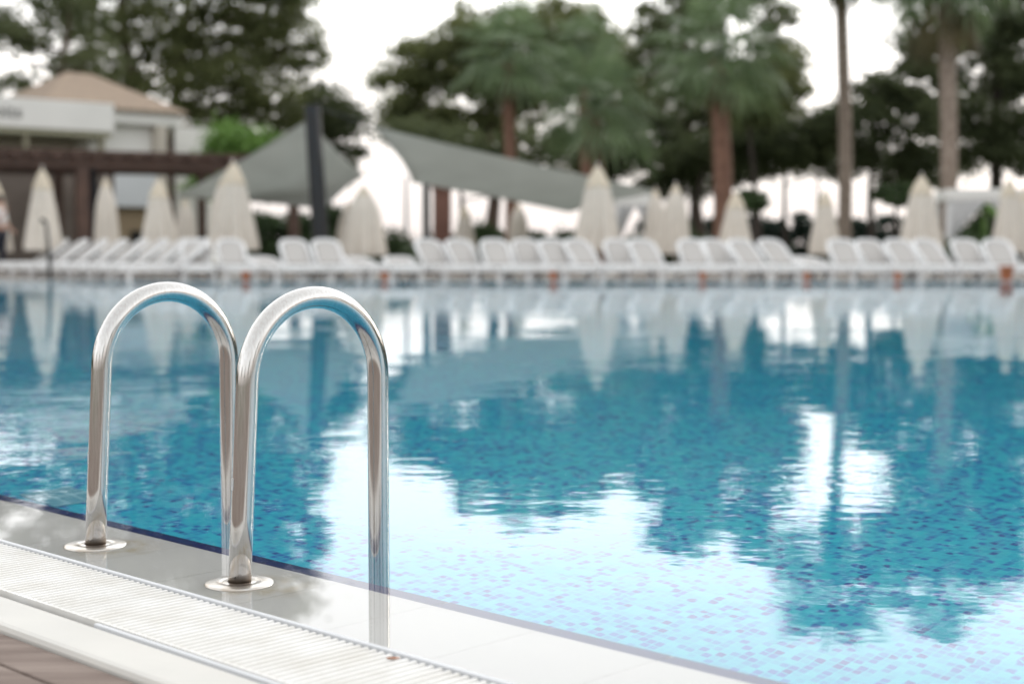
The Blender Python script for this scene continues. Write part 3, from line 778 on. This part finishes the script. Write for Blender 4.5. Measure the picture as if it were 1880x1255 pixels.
# ------------------------------------------------------------------ person at the left edge
def person():
    q = P(-3, 447, 32.5)
    g = empty("person", (q.x, q.y, -.025), "person in a white top and dark trousers at the left picture edge, one forearm raised", "person", rz=R(-15))
    # facing +X-ish; joints in metres
    J = {'pel': (0,0,.90), 'chest': (.01,0,1.22), 'neck': (.02,0,1.43), 'head': (.05,0,1.56), 'top': (.05,0,1.66),
         'ls': (0,.17,1.38), 'le': (.03,.23,1.10), 'lw': (.20,.20,.95), 'rs': (0,-.17,1.38), 're': (.12,-.24,1.14), 'rw': (.30,-.22,1.30),
         'lh': (0,.09,.86), 'lk': (.03,.10,.48), 'la': (-.02,.11,.08), 'lt': (.14,.11,.04), 'rh': (0,-.09,.86), 'rk': (-.05,-.10,.48), 'ra': (-.14,-.11,.08), 'rt': (.02,-.12,.04)}
    def skin(name, keys, edges, rad, m, root, extra=0):
        me = bpy.data.meshes.new(name); me.from_pydata([J[k] for k in keys], [(keys.index(a), keys.index(c)) for a, c in edges], [])
        o = bpy.data.objects.new(name, me); COL.objects.link(o); o.parent = g
        sk = o.modifiers.new("skin", 'SKIN'); ss = o.modifiers.new("sub", 'SUBSURF'); ss.levels = 2; ss.render_levels = 2
        for k in keys: me.skin_vertices[0].data[keys.index(k)].radius = (rad[k], rad[k])
        me.skin_vertices[0].data[keys.index(root)].use_root = True
        me.materials.append(m); sk.use_smooth_shade = True
        return o
    fing = []
    for k, (dx, dy, dz) in enumerate([(.085, .030, .075), (.095, .012, .085), (.088, -.006, .088), (.070, -.024, .080), (.060, .045, .020)]):
        J['f%da' % k] = tuple(Vector(J['rw']) + Vector((.03, dy*.6, .055 if k < 4 else .02)))
        J['f%db' % k] = tuple(Vector(J['rw']) + Vector((dx*.7, dy, dz + .03)))
        J['f%dc' % k] = tuple(Vector(J['rw']) + Vector((dx, dy*1.05, dz + .045)))
        J['h%da' % k] = tuple(Vector(J['lw']) + Vector((.045, dy*.6, -.03)))
        J['h%db' % k] = tuple(Vector(J['lw']) + Vector((dx*.9, dy, -.05)))
        J['h%dc' % k] = tuple(Vector(J['lw']) + Vector((dx*.95, dy*1.05, -.085)))
        fing += ['%s%d%s' % (h, k, j) for h in 'fh' for j in 'abc']
    body = ['pel','chest','neck','head','top','ls','le','lw','rs','re','rw','lh','lk','la','lt','rh','rk','ra','rt']
    edges = [('pel','chest'),('chest','neck'),('neck','head'),('head','top'),('neck','ls'),('ls','le'),('le','lw'),('neck','rs'),('rs','re'),('re','rw'),
             ('pel','lh'),('lh','lk'),('lk','la'),('la','lt'),('pel','rh'),('rh','rk'),('rk','ra'),('ra','rt')]
    for k in range(5):
        edges += [('rw','f%da' % k), ('f%da' % k,'f%db' % k), ('f%db' % k,'f%dc' % k), ('lw','h%da' % k), ('h%da' % k,'h%db' % k), ('h%db' % k,'h%dc' % k)]
    rad = {'pel': .13,'chest': .14,'neck': .06,'head': .092,'top': .07,'ls': .06,'le': .043,'lw': .028,'rs': .06,'re': .043,'rw': .028,'lh': .09,'lk': .058,'la': .04,'lt': .035,'rh': .09,'rk': .058,'ra': .04,'rt': .035}
    for f in fing: rad[f] = .009
    skin("body", body + fing, edges, rad, M['skin'], 'pel')
    J['belly'] = (0, 0, 1.0); J['sl'] = tuple(Vector(J['ls']).lerp(Vector(J['le']), .8)); J['sr'] = tuple(Vector(J['rs']).lerp(Vector(J['re']), .8)); J['nk'] = (.015, 0, 1.40)
    skin("shirt", ['belly','chest','nk','ls','sl','rs','sr'], [('belly','chest'),('chest','nk'),('nk','ls'),('ls','sl'),('nk','rs'),('rs','sr')],
         {'belly': .165,'chest': .175,'nk': .085,'ls': .085,'sl': .075,'rs': .085,'sr': .075}, M['shirt'], 'belly')
    skin("trousers", ['pel','lh','lk','la','rh','rk','ra'], [('pel','lh'),('lh','lk'),('lk','la'),('pel','rh'),('rh','rk'),('rk','ra')],
         {'pel': .15,'lh': .11,'lk': .08,'la': .065,'rh': .11,'rk': .08,'ra': .065}, M['trousers'], 'pel')
    b = MB(); b.lathe([(.001, .115), (.06, .10), (.095, .055), (.105, 0), (.10, -.04)], 18, c=(.035, 0, 1.60)); b.build("hair", M['hair'], g, smooth=True)
    b = MB(); b.lathe([(.001, .012), (.008, .006), (.012, -.015), (.001, -.02)], 8, c=(.145, 0, 1.57))
    b.build("nose", M['skin'], g, smooth=True)
    for s in (-1, 1):
        b = MB(); b.lathe([(.001, .012), (.010, .006), (.011, -.004), (.001, -.012)], 8, c=(.128, s*.032, 1.595)); b.build("eye", M['hair'], g, smooth=True)
        b = MB(); b.lathe([(.001, .03), (.014, .02), (.012, -.015), (.001, -.03)], 8, c=(.045, s*.095, 1.57)); b.build("ear", M['skin'], g, smooth=True)
    b = MB(); b.bar((.133, -.025, 1.525), (.133, .025, 1.525), .012, .010); b.build("mouth", mat("lips", (.35, .13, .11), .6), g)
person()

# ------------------------------------------------------------------ trees
def leaves(clusters, count, size, clump=.5, hang=0.0, aspect=1.9, surf=.55, per=110):
    """clusters: (centre, (rx, ry, rz)); leaf quads gathered in clumps through each cluster's volume"""
    vol = np.array([(c[1][0] * c[1][2] + .4 * c[1][0] * c[1][1]) for c in clusters]); share = vol / vol.sum()
    out = []
    for (c, r), s in zip(clusters, share):
        n = max(40, int(count * s)); k = max(3, n // per)
        d = rng.normal(size=(k, 3)); d /= np.linalg.norm(d, axis=1)[:, None]
        rad = rng.random(k) ** (1/3); rad = np.where(rng.random(k) < surf, .75 + .3 * rng.random(k), rad)
        cc = np.array(c) + d * rad[:, None] * np.array(r)
        cs = clump * .72 * (0.5 + rng.random(k))
        idx = rng.integers(0, k, n)
        out.append(cc[idx] + rng.normal(size=(n, 3)) * cs[idx][:, None] * np.array([1, 1, .62]))
    pts = np.concatenate(out); n = len(pts)
    a = rng.normal(size=(n, 3)); a[:, 2] -= hang; a /= np.linalg.norm(a, axis=1)[:, None]
    b = np.cross(a, rng.normal(size=(n, 3))); b /= np.linalg.norm(b, axis=1)[:, None]
    L = size * (.6 + .8 * rng.random(n)); W = L / aspect
    v = np.empty((n, 4, 3)); v[:, 0] = pts - a * L[:, None] / 2; v[:, 1] = pts + b * W[:, None] / 2
    v[:, 2] = pts + a * L[:, None] / 2; v[:, 3] = pts - b * W[:, None] / 2
    return v.reshape(-1, 3)
def leaf_mesh(name, v, m, parent):
    n = len(v) // 4
    me = bpy.data.meshes.new(name); me.vertices.add(len(v)); me.vertices.foreach_set('co', v.astype(np.float32).ravel())
    me.loops.add(len(v)); me.loops.foreach_set('vertex_index', np.arange(len(v), dtype=np.int32))
    me.polygons.add(n); me.polygons.foreach_set('loop_start', np.arange(0, len(v), 4, dtype=np.int32))
    me.update(calc_edges=True); me.validate(); me.materials.append(m)
    o = bpy.data.objects.new(name, me); COL.objects.link(o); o.parent = parent
    return o
def wob(a, c, n, amp):
    a = Vector(a); c = Vector(c); pts = []
    for k in range(n + 1):
        t = k / n; p = a.lerp(c, t)
        if 0 < k < n: p += Vector((random.gauss(0, amp), random.gauss(0, amp), 0))
        pts.append(p)
    return pts
def tree(name, label, Y, trunkpx, r0, cl, m, count, size, bark='bark', clump=.5, cat="tree", group=None, surf=.55, hang=0., per=110, r1=None):
    """trunkpx: trunk points in photo pixels, from the foot up; cl: crown lobes as (x, y, rx, ry, depth offset) in photo pixels"""
    base = P(trunkpx[0][0], 447, Y); base.z = -.06
    g = empty(name, base, label, cat, group)
    s = Y / F
    pts = [Vector((0, 0, 0))]
    for (x, y) in trunkpx[1:]: pts.append(P(x, y, Y) - base)
    fine = []
    for k in range(len(pts) - 1): fine += wob(pts[k], pts[k+1], 4, r0 * .12)[:-1]
    fine.append(pts[-1])
    nf = len(fine); rr = [r0 + ((r1 if r1 is not None else r0 * .35) - r0) * (k / (nf - 1)) for k in range(nf)]
    rr[0] *= 1.25
    b = MB(); b.tube(fine, rr, 10)
    clusters = []
    for q in cl:
        x, y, rx, ry = q[:4]; dy = q[4] if len(q) > 4 else random.uniform(-.4, .4) * rx * s
        c = P(x, y, Y + dy) - base
        clusters.append((tuple(c), (rx * s, rx * s * .8, ry * s)))
        # a limb from the trunk into each lobe
        k = min(range(nf), key=lambda i: abs(fine[i].z - (c.z - .45 * (Vector((c.x, c.y, 0)) - Vector((fine[i].x, fine[i].y, 0))).length)) if i > nf * .3 else 99)
        mid = fine[k].lerp(c, .5) + Vector((0, 0, -.12 * (c - fine[k]).length))
        b.tube([fine[k], mid, c], [rr[k] * .5, rr[k] * .33, rr[k] * .10], 7)
        for _ in range(3):
            e2 = c + Vector((random.uniform(-1, 1) * rx, random.uniform(-1, 1) * rx * .7, random.uniform(-.6, .8) * ry)) * s * .8
            b.tube([mid.lerp(c, .6), mid.lerp(e2, .6), e2], [rr[k] * .2, rr[k] * .13, rr[k] * .05], 5)
    b.build("trunk", M[bark], g, smooth=True)
    leaf_mesh("crown", leaves(clusters, count, size, clump, hang, surf=surf, per=per), M[m], g)
    return g
GT = "tall trees behind the pool terrace"
# left pines
tree("pine_tree", "tall airy pine with a slim pale trunk leaning over the tiled roof, leftmost", 50, [(85, 447), (105, 200), (125, 60), (135, -120)], .17,
     [(40, 60, 70, 40), (130, 30, 70, 45), (20, 160, 45, 18), (110, 130, 50, 26), (60, -60, 90, 60), (-60, 40, 70, 60), (150, -130, 90, 60), (175, 110, 45, 35)], 'pinelight', 15000, .18, clump=.33, group=GT, surf=.35, per=55)
tree("pine_tree", "tall pine with a thick brown trunk standing behind the tiled roof's right slope", 54, [(250, 447), (243, 190), (228, 60), (215, -140)], .30,
     [(180, 50, 75, 50), (270, 40, 80, 55), (200, 150, 65, 40), (290, 130, 60, 45), (230, -60, 120, 60), (330, -100, 100, 60), (160, -150, 110, 60)], 'pine', 18000, .21, clump=.38, group=GT, surf=.4, per=70)
tree("pine_tree", "tall pine with a leaning trunk, right of the tiled roof", 56, [(305, 447), (322, 190), (338, 60), (352, -160)], .30,
     [(390, 60, 75, 55), (470, 50, 80, 70), (530, 90, 58, 75), (420, 150, 85, 50), (350, 120, 55, 50), (500, 190, 70, 55), (410, -60, 130, 70), (520, -50, 70, 70), (380, 215, 70, 30), (460, -150, 110, 70)], 'pine', 33000, .21, clump=.40, group=GT, surf=.45, per=70)
tree("broadleaf_tree", "darker rounded tree between the left pines and the sky gap, behind the black mast", 58, [(600, 447), (602, 300), (600, 220)], .22,
     [(600, 215, 60, 40), (632, 255, 40, 45), (560, 230, 55, 45), (610, 300, 45, 30), (540, 280, 60, 40), (645, 300, 26, 24), (590, 180, 34, 26), (575, 320, 40, 20)], 'dark', 12000, .20, 'darkbark', clump=.38, group=GT)
tree("broadleaf_tree", "bright green rounded tree beside the white annex", 46, [(430, 447), (432, 300)], .12,
     [(432, 262, 48, 27), (405, 280, 34, 22), (465, 275, 36, 24), (440, 315, 55, 28), (390, 330, 40, 25)], 'bright', 11000, .15, clump=.28, group="garden shrubs")
# centre stone pine and neighbours
tree("stone_pine", "broad round-topped pine in the centre, behind the two shorter palms", 64, [(905, 447), (905, 330), (900, 180)], .35,
     [(860, 60, 70, 48), (950, 55, 75, 40), (1045, 55, 75, 48), (790, 120, 75, 45), (730, 175, 45, 55), (880, 140, 90, 55), (1000, 130, 95, 60), (1110, 120, 70, 60), (770, 220, 70, 45), (850, 240, 65, 40), (1150, 190, 60, 50), (940, 215, 60, 40)], 'pine', 40000, .24, clump=.44, group=GT, surf=.5, per=80)
tree("broadleaf_tree", "low mid-green tree above the right sail's left half", 57, [(850, 447), (845, 330)], .18,
     [(800, 268, 60, 30), (870, 270, 60, 32), (960, 275, 55, 32), (760, 250, 50, 28), (1010, 300, 45, 26)], 'pinelight', 8500, .20, clump=.34, group="garden shrubs")
tree("broadleaf_tree", "dark leafy tree behind the second palm from the left", 58, [(1130, 447), (1120, 330)], .18,
     [(1060, 260, 60, 42), (1130, 290, 70, 38), (1190, 250, 60, 50), (1240, 300, 55, 35), (1090, 320, 50, 20)], 'dark', 12000, .20, 'darkbark', clump=.36, group=GT)
tree("pine_tree", "pine with feathery lighter branches between the centre crown and the thick palm", 60, [(1290, 447), (1270, 300), (1255, 100), (1255, -60)], .22,
     [(1210, 110, 60, 50), (1270, 60, 60, 50), (1240, 190, 70, 45), (1300, 150, 60, 50), (1190, 40, 40, 25), (1250, -30, 60, 45), (1310, 240, 65, 35), (1400, 200, 60, 50), (1410, 110, 45, 45), (1428, 30, 32, 40), (1385, -30, 60, 40)], 'pinelight', 25000, .22, clump=.40, group=GT, surf=.5)
tree("broadleaf_tree", "dark-trunked tree below the thick palm's crown, with a bent trunk", 55, [(1275, 447), (1272, 380), (1286, 330), (1300, 280)], .16,
     [(1290, 285, 50, 26), (1350, 270, 60, 34), (1400, 265, 55, 36), (1250, 290, 40, 24), (1440, 280, 40, 24)], 'dark', 9500, .19, 'darkbark', clump=.33, group=GT)
# dark wood on the right
tree("dark_pine", "dark pine left of the slim tall palm, thin trunk against the sky", 56, [(1440, 447), (1440, 340), (1450, 240)], .11,
     [(1450, 250, 60, 38), (1500, 235, 55, 32), (1425, 300, 30, 22), (1520, 300, 22, 18), (1410, 225, 50, 45), (1480, 285, 45, 18)], 'dark', 9500, .19, 'darkbark', clump=.34, group=GT)
tree("dark_pine", "dark pine between the slim tall palm and the rightmost palm", 55, [(1600, 447), (1598, 350), (1604, 270), (1620, 150)], .15,
     [(1580, 235, 65, 45), (1650, 215, 70, 60), (1620, 160, 50, 30), (1540, 245, 40, 32), (1690, 160, 55, 50), (1690, 60, 45, 45), (1610, 290, 55, 26), (1680, 300, 50, 32), (1560, 300, 22, 26), (1700, 330, 30, 24)], 'dark', 17000, .20, 'darkbark', clump=.38, group=GT)
tall_dark = tree("dark_pine", "tall dark pine filling the upper right corner", 58, [(1830, 447), (1828, 250), (1835, 50), (1840, -120)], .28,
     [(1800, 230, 80, 60), (1870, 210, 80, 80), (1830, 130, 90, 55), (1900, 100, 90, 60), (1780, 60, 55, 45), (1860, 20, 90, 50), (1790, -60, 110, 55), (1900, -60, 100, 60), (1690, -40, 70, 50), (1790, 290, 80, 26), (1740, 230, 55, 60), (1880, 290, 60, 30), (1730, 100, 50, 45)], 'dark', 36000, .22, 'darkbark', clump=.44, group=GT, surf=.4)
tree("pine_tree", "thin dark-trunked pine right of the thick palm", 52, [(1398, 447), (1385, 330), (1372, 200)], .13,
     [(1375, 190, 55, 40), (1420, 170, 50, 40), (1440, 130, 40, 35)], 'pine', 6500, .20, 'darkbark', clump=.36, group=GT)
for x, Y, r, c, lab in ((1500, 60, .09, [(1500, 270, 35, 30), (1470, 300, 25, 18)], "slim dark tree between the dark pine and the slim tall palm"),
                        (1668, 57, .10, [(1668, 300, 40, 30), (1650, 330, 26, 18)], "slim dark tree behind the deep-folded parasol, left of the rightmost palm"),
                        (1235, 56, .12, [(1235, 330, 45, 26), (1270, 340, 40, 22), (1200, 345, 35, 20)], "small leafy tree low behind the close parasol pair"),
                        (1330, 60, .10, [(1370, 310, 35, 20), (1330, 325, 26, 16)], "slim dark tree right behind the thick palm's trunk")):
    tree("broadleaf_tree", lab, Y, [(x, 447), (x + 2, 360), (x, c[0][1])], r, c, 'dark', 3800, .17, 'darkbark', clump=.28, per=60, group=GT)
# topiary
for x, y, r, lab in ((1382, 370, 27, "round clipped green bush on a stem, right of the parasol under the thick palm"), (1642, 356, 32, "round clipped green bush on a stem, left of the deep-folded parasol")):
    tree("topiary_tree", lab, 40, [(x, 447), (x + 3, 400), (x, y)], .07, [(x, y, r, r * .75, 0), (x - r*.5, y + 4, r*.6, r*.5, 0), (x + r*.5, y + 2, r*.6, r*.5, 0)], 'hedge', 3200, .10, 'darkbark', clump=.10, group="clipped round bushes", cat="topiary")
# hedges and shrubs
def hedge(name, label, x0, x1, Y, ytop, m, count, size, thick=.8, cat="hedge", group=None, rough=.25):
    a = P(x0, 447, Y); c = P(x1, 447, Y); H_ = P(x0, ytop, Y).z
    base = Vector(((a.x + c.x) / 2, Y, -.06)); L_ = (c.x - a.x) / 2
    g = empty(name, base, label, cat, group)
    n = max(3, int(L_ * 2 / 1.2)); cl = []
    for k in range(n):
        hh = H_ * (1 - random.uniform(0, rough))
        cl.append(((-L_ + (k + .5) * 2 * L_ / n, random.uniform(-.2, .2), hh / 2), (L_ / n * 1.25, thick / 2, hh / 2)))
    leaf_mesh("foliage", leaves(cl, count, size, .22, surf=.6), M[m], g)
    for k in range(n):
        b = MB(); b.tube([(cl[k][0][0], 0, 0), (cl[k][0][0], 0, H_ * .7)], [.05, .02], 6); b.build("stem", M['darkbark'], g)
    return g
shade_hedge = hedge("hedge", "dark green hedge in the shade under the left sail", 455, 640, 42, 366, 'hedge', 15000, .15, 1.2)
hedge("hedge", "low far hedge behind the loungers, right of the middle, closing the lawn", 1170, 1770, 64, 383, 'teal', 24000, .22, 1.4)
hedge("hedge", "dark clipped hedge behind the loungers under the right sail", 780, 1180, 52, 412, 'hedge', 11000, .2, 1.0)
hedge("shrub", "small green shrub right of the wide parasol by the black mast", 690, 742, 33, 400, 'hedge', 2600, .11, .7, "shrub", rough=.4)
hedge("hedge", "dark hedge behind the gazebo at the right", 1760, 1960, 44, 330, 'hedge', 13000, .16, 1.2)
hedge("shrub", "olive shrub in front of the gazebo's curtains", 1740, 1800, 34, 415, 'hedge', 2200, .12, .6, "shrub", rough=.3)
hedge("hedge", "green hedge beneath the thick palm behind the parasol pair", 1195, 1300, 46, 415, 'hedge', 5500, .14, .9)

# banana plant
def banana():
    Y = 41; q = P(1805, 447, Y); g = empty("banana_plant", (q.x, q.y, -.06), "banana plant with broad bright leaves above the white gazebo", "plant")
    b = MB(); b.tube([(0, 0, 0), (.03, 0, 1.0), (0, 0, 1.7)], [.12, .10, .07], 10); b.build("stem", M['bright'], g, smooth=True)
    b = MB()
    for k in range(11):
        a = k * 2.4; L_ = random.uniform(.9, 1.35); up0 = random.uniform(.45, .95)
        d = Vector((math.cos(a), math.sin(a), 0)); sd_ = Vector((-math.sin(a), math.cos(a), 0))
        def fn(u, v):
            t = u; p = Vector((0, 0, 1.6)) + d * (L_ * t * .85) + Vector((0, 0, L_ * (up0 * t - .75 * t * t)))
            wd = .17 * math.sin(math.pi * min(1, .08 + t * .92)) + .01
            return p + sd_ * (v - .5) * 2 * wd + Vector((0, 0, -abs(v - .5) * .12))
        b.grid(fn, 8, 2)
    b.build("leaves", M['bright'], g, smooth=True)
banana()

# palms
def frond(b, origin, az, el, length, fan, droop):
    """one fan frond: a stalk and a splayed fan of narrow blades with drooping tips"""
    d = Vector((math.cos(az) * math.cos(el), math.sin(az) * math.cos(el), math.sin(el)))
    mid = origin + d * length * .6 + Vector((0, 0, .06)); tip = origin + d * length + Vector((0, 0, -.12 * length * droop))
    b.tube([origin, mid, tip], [.03, .02, .014], 4, cap=False)
    ax = (tip - mid).normalized(); side = ax.cross(Vector((0, 0, 1))).normalized(); nrm = side.cross(ax)
    nb_ = 17
    for k in range(nb_):
        t = (k / (nb_ - 1) - .5) * 2; aa = t * R(118)
        dd = (ax * math.cos(aa) + side * math.sin(aa)).normalized()
        L_ = fan * (1 - .25 * abs(t)) * random.uniform(.9, 1.1)
        ws = dd.cross(nrm).normalized() * .042 * fan
        m1 = tip + dd * L_ * .55 + nrm * .05; m2 = tip + dd * L_ + Vector((0, 0, -.30 * L_ * droop * random.uniform(.6, 1.4)))
        b.v += [tuple(tip), tuple(m1 - ws), tuple(m2), tuple(m1 + ws)]; i = len(b.v) - 4
        b.f.append((i, i+1, i+2, i+3))
def palm(label, Y, xs_, ytop, r, crown_r, bark, nfr=38, dead=12, deadlen=.9, low=-.5):
    base = P(xs_[0], 447, Y); base.z = -.06; top = P(xs_[1], ytop, Y) - base
    g = empty("palm_tree", base, label, "palm", "palms on the terrace")
    b = MB(); n = 40; pts = []; rr = []
    for k in range(n * 2 + 1):
        t = k / (2*n); p = Vector((0, 0, 0)).lerp(top, t) + Vector((.06 * math.sin(t * 5), 0, 0))
        pts.append(p); rr.append(r * (1.0 - .12 * t + (.3 * max(0, 1 - t * 12))) * (1.10 if k % 2 else .93))
    b.tube(pts, rr, 14); b.build("trunk", M[bark], g, smooth=True)
    b = MB()
    for k in range(nfr):
        el = math.asin(max(-1, min(1, low + (1.0 - low) * ((k + .5) / nfr)))); az = k * 2.39996 + random.uniform(-.2, .2)
        frond(b, top + Vector((0, 0, .05 + .25 * max(0, math.sin(el)))), az, el, crown_r * .48 * random.uniform(.7, 1.2), crown_r * .56 * random.uniform(.7, 1.1), .55 + .5 * (1 - math.sin(max(el, 0))))
    b.build("crown", M['palm'], g)
    if dead:
        b = MB()
        for k in range(dead):
            frond(b, top + Vector((0, 0, -.1)), k * 2.4, R(random.uniform(-80, -58)), deadlen * random.uniform(.7, 1.1), .5 * deadlen, 1.2)
        b.build("dry_skirt", M['deadpalm'], g)
    return g
palm("shorter palm with a slim red-brown trunk, leftmost of the palms", 46, (936, 936), 112, .20, 2.2, 'redpalmbark', 25, 8, .8)
palm("shorter palm with low hanging fronds, second from the left", 45, (1096, 1096), 205, .24, 2.4, 'redpalmbark', 27, 9, .9)
palm("small-crowned palm half hidden between the second palm and the thick palm", 53, (1075, 1072), 105, .2, 1.9, 'redpalmbark', 30, 6, .7)
palm("thick red-trunked palm with a dense dark crown, third from the left", 42, (1324, 1324), 112, .27, 2.6, 'redpalmbark', 28, 8, .9)
palm("tall slim palm with a ringed grey-brown trunk, its crown above the picture", 42, (1549, 1548), -100, .19, 2.7, 'palmbark', 30, 8, 1.1)
palm("tall palm with a ringed brown trunk nearest the right border", 39, (1737, 1742), -80, .225, 2.5, 'palmbark', 32, 9, 1.6, -.85)

# the same wood goes on round the pool beyond the picture; the steel and the water mirror it
WL = "tall dark pine of the wood that surrounds the pool, beyond the picture's edges"
for az, dist in ((27, 48), (33, 44), (40, 50), (47, 42), (55, 47), (63, 40), (72, 46), (84, 44), (130, 48), (165, 44), (200, 50), (235, 46), (272, 46), (288, 44), (302, 46), (314, 44), (326, 50), (334, 56)):
    o = copy_tree(tall_dark); o['label'] = WL; o['group'] = "pines beyond the picture's edges"
    a_ = R(az); sc = random.uniform(.85, 1.15)
    o.location = (math.sin(a_) * dist, math.cos(a_) * dist, -.06); o.rotation_euler = (0, 0, random.uniform(0, 6.28)); o.scale = (sc, sc, sc)
for az in (25, 30, 36, 43, 50, 57, 64, 72, 80, 282, 290, 297, 304, 311, 318, 325, 331):
    o = copy_tree(shade_hedge); o['label'] = "tall dark hedge under the pines beyond the picture's edges"; o['group'] = "hedges beyond the picture's edges"
    a_ = R(az); o.location = (math.sin(a_) * 40, math.cos(a_) * 40, -.06); o.rotation_euler = (0, 0, -a_); o.scale = (2.4, 1.5, 2.0)
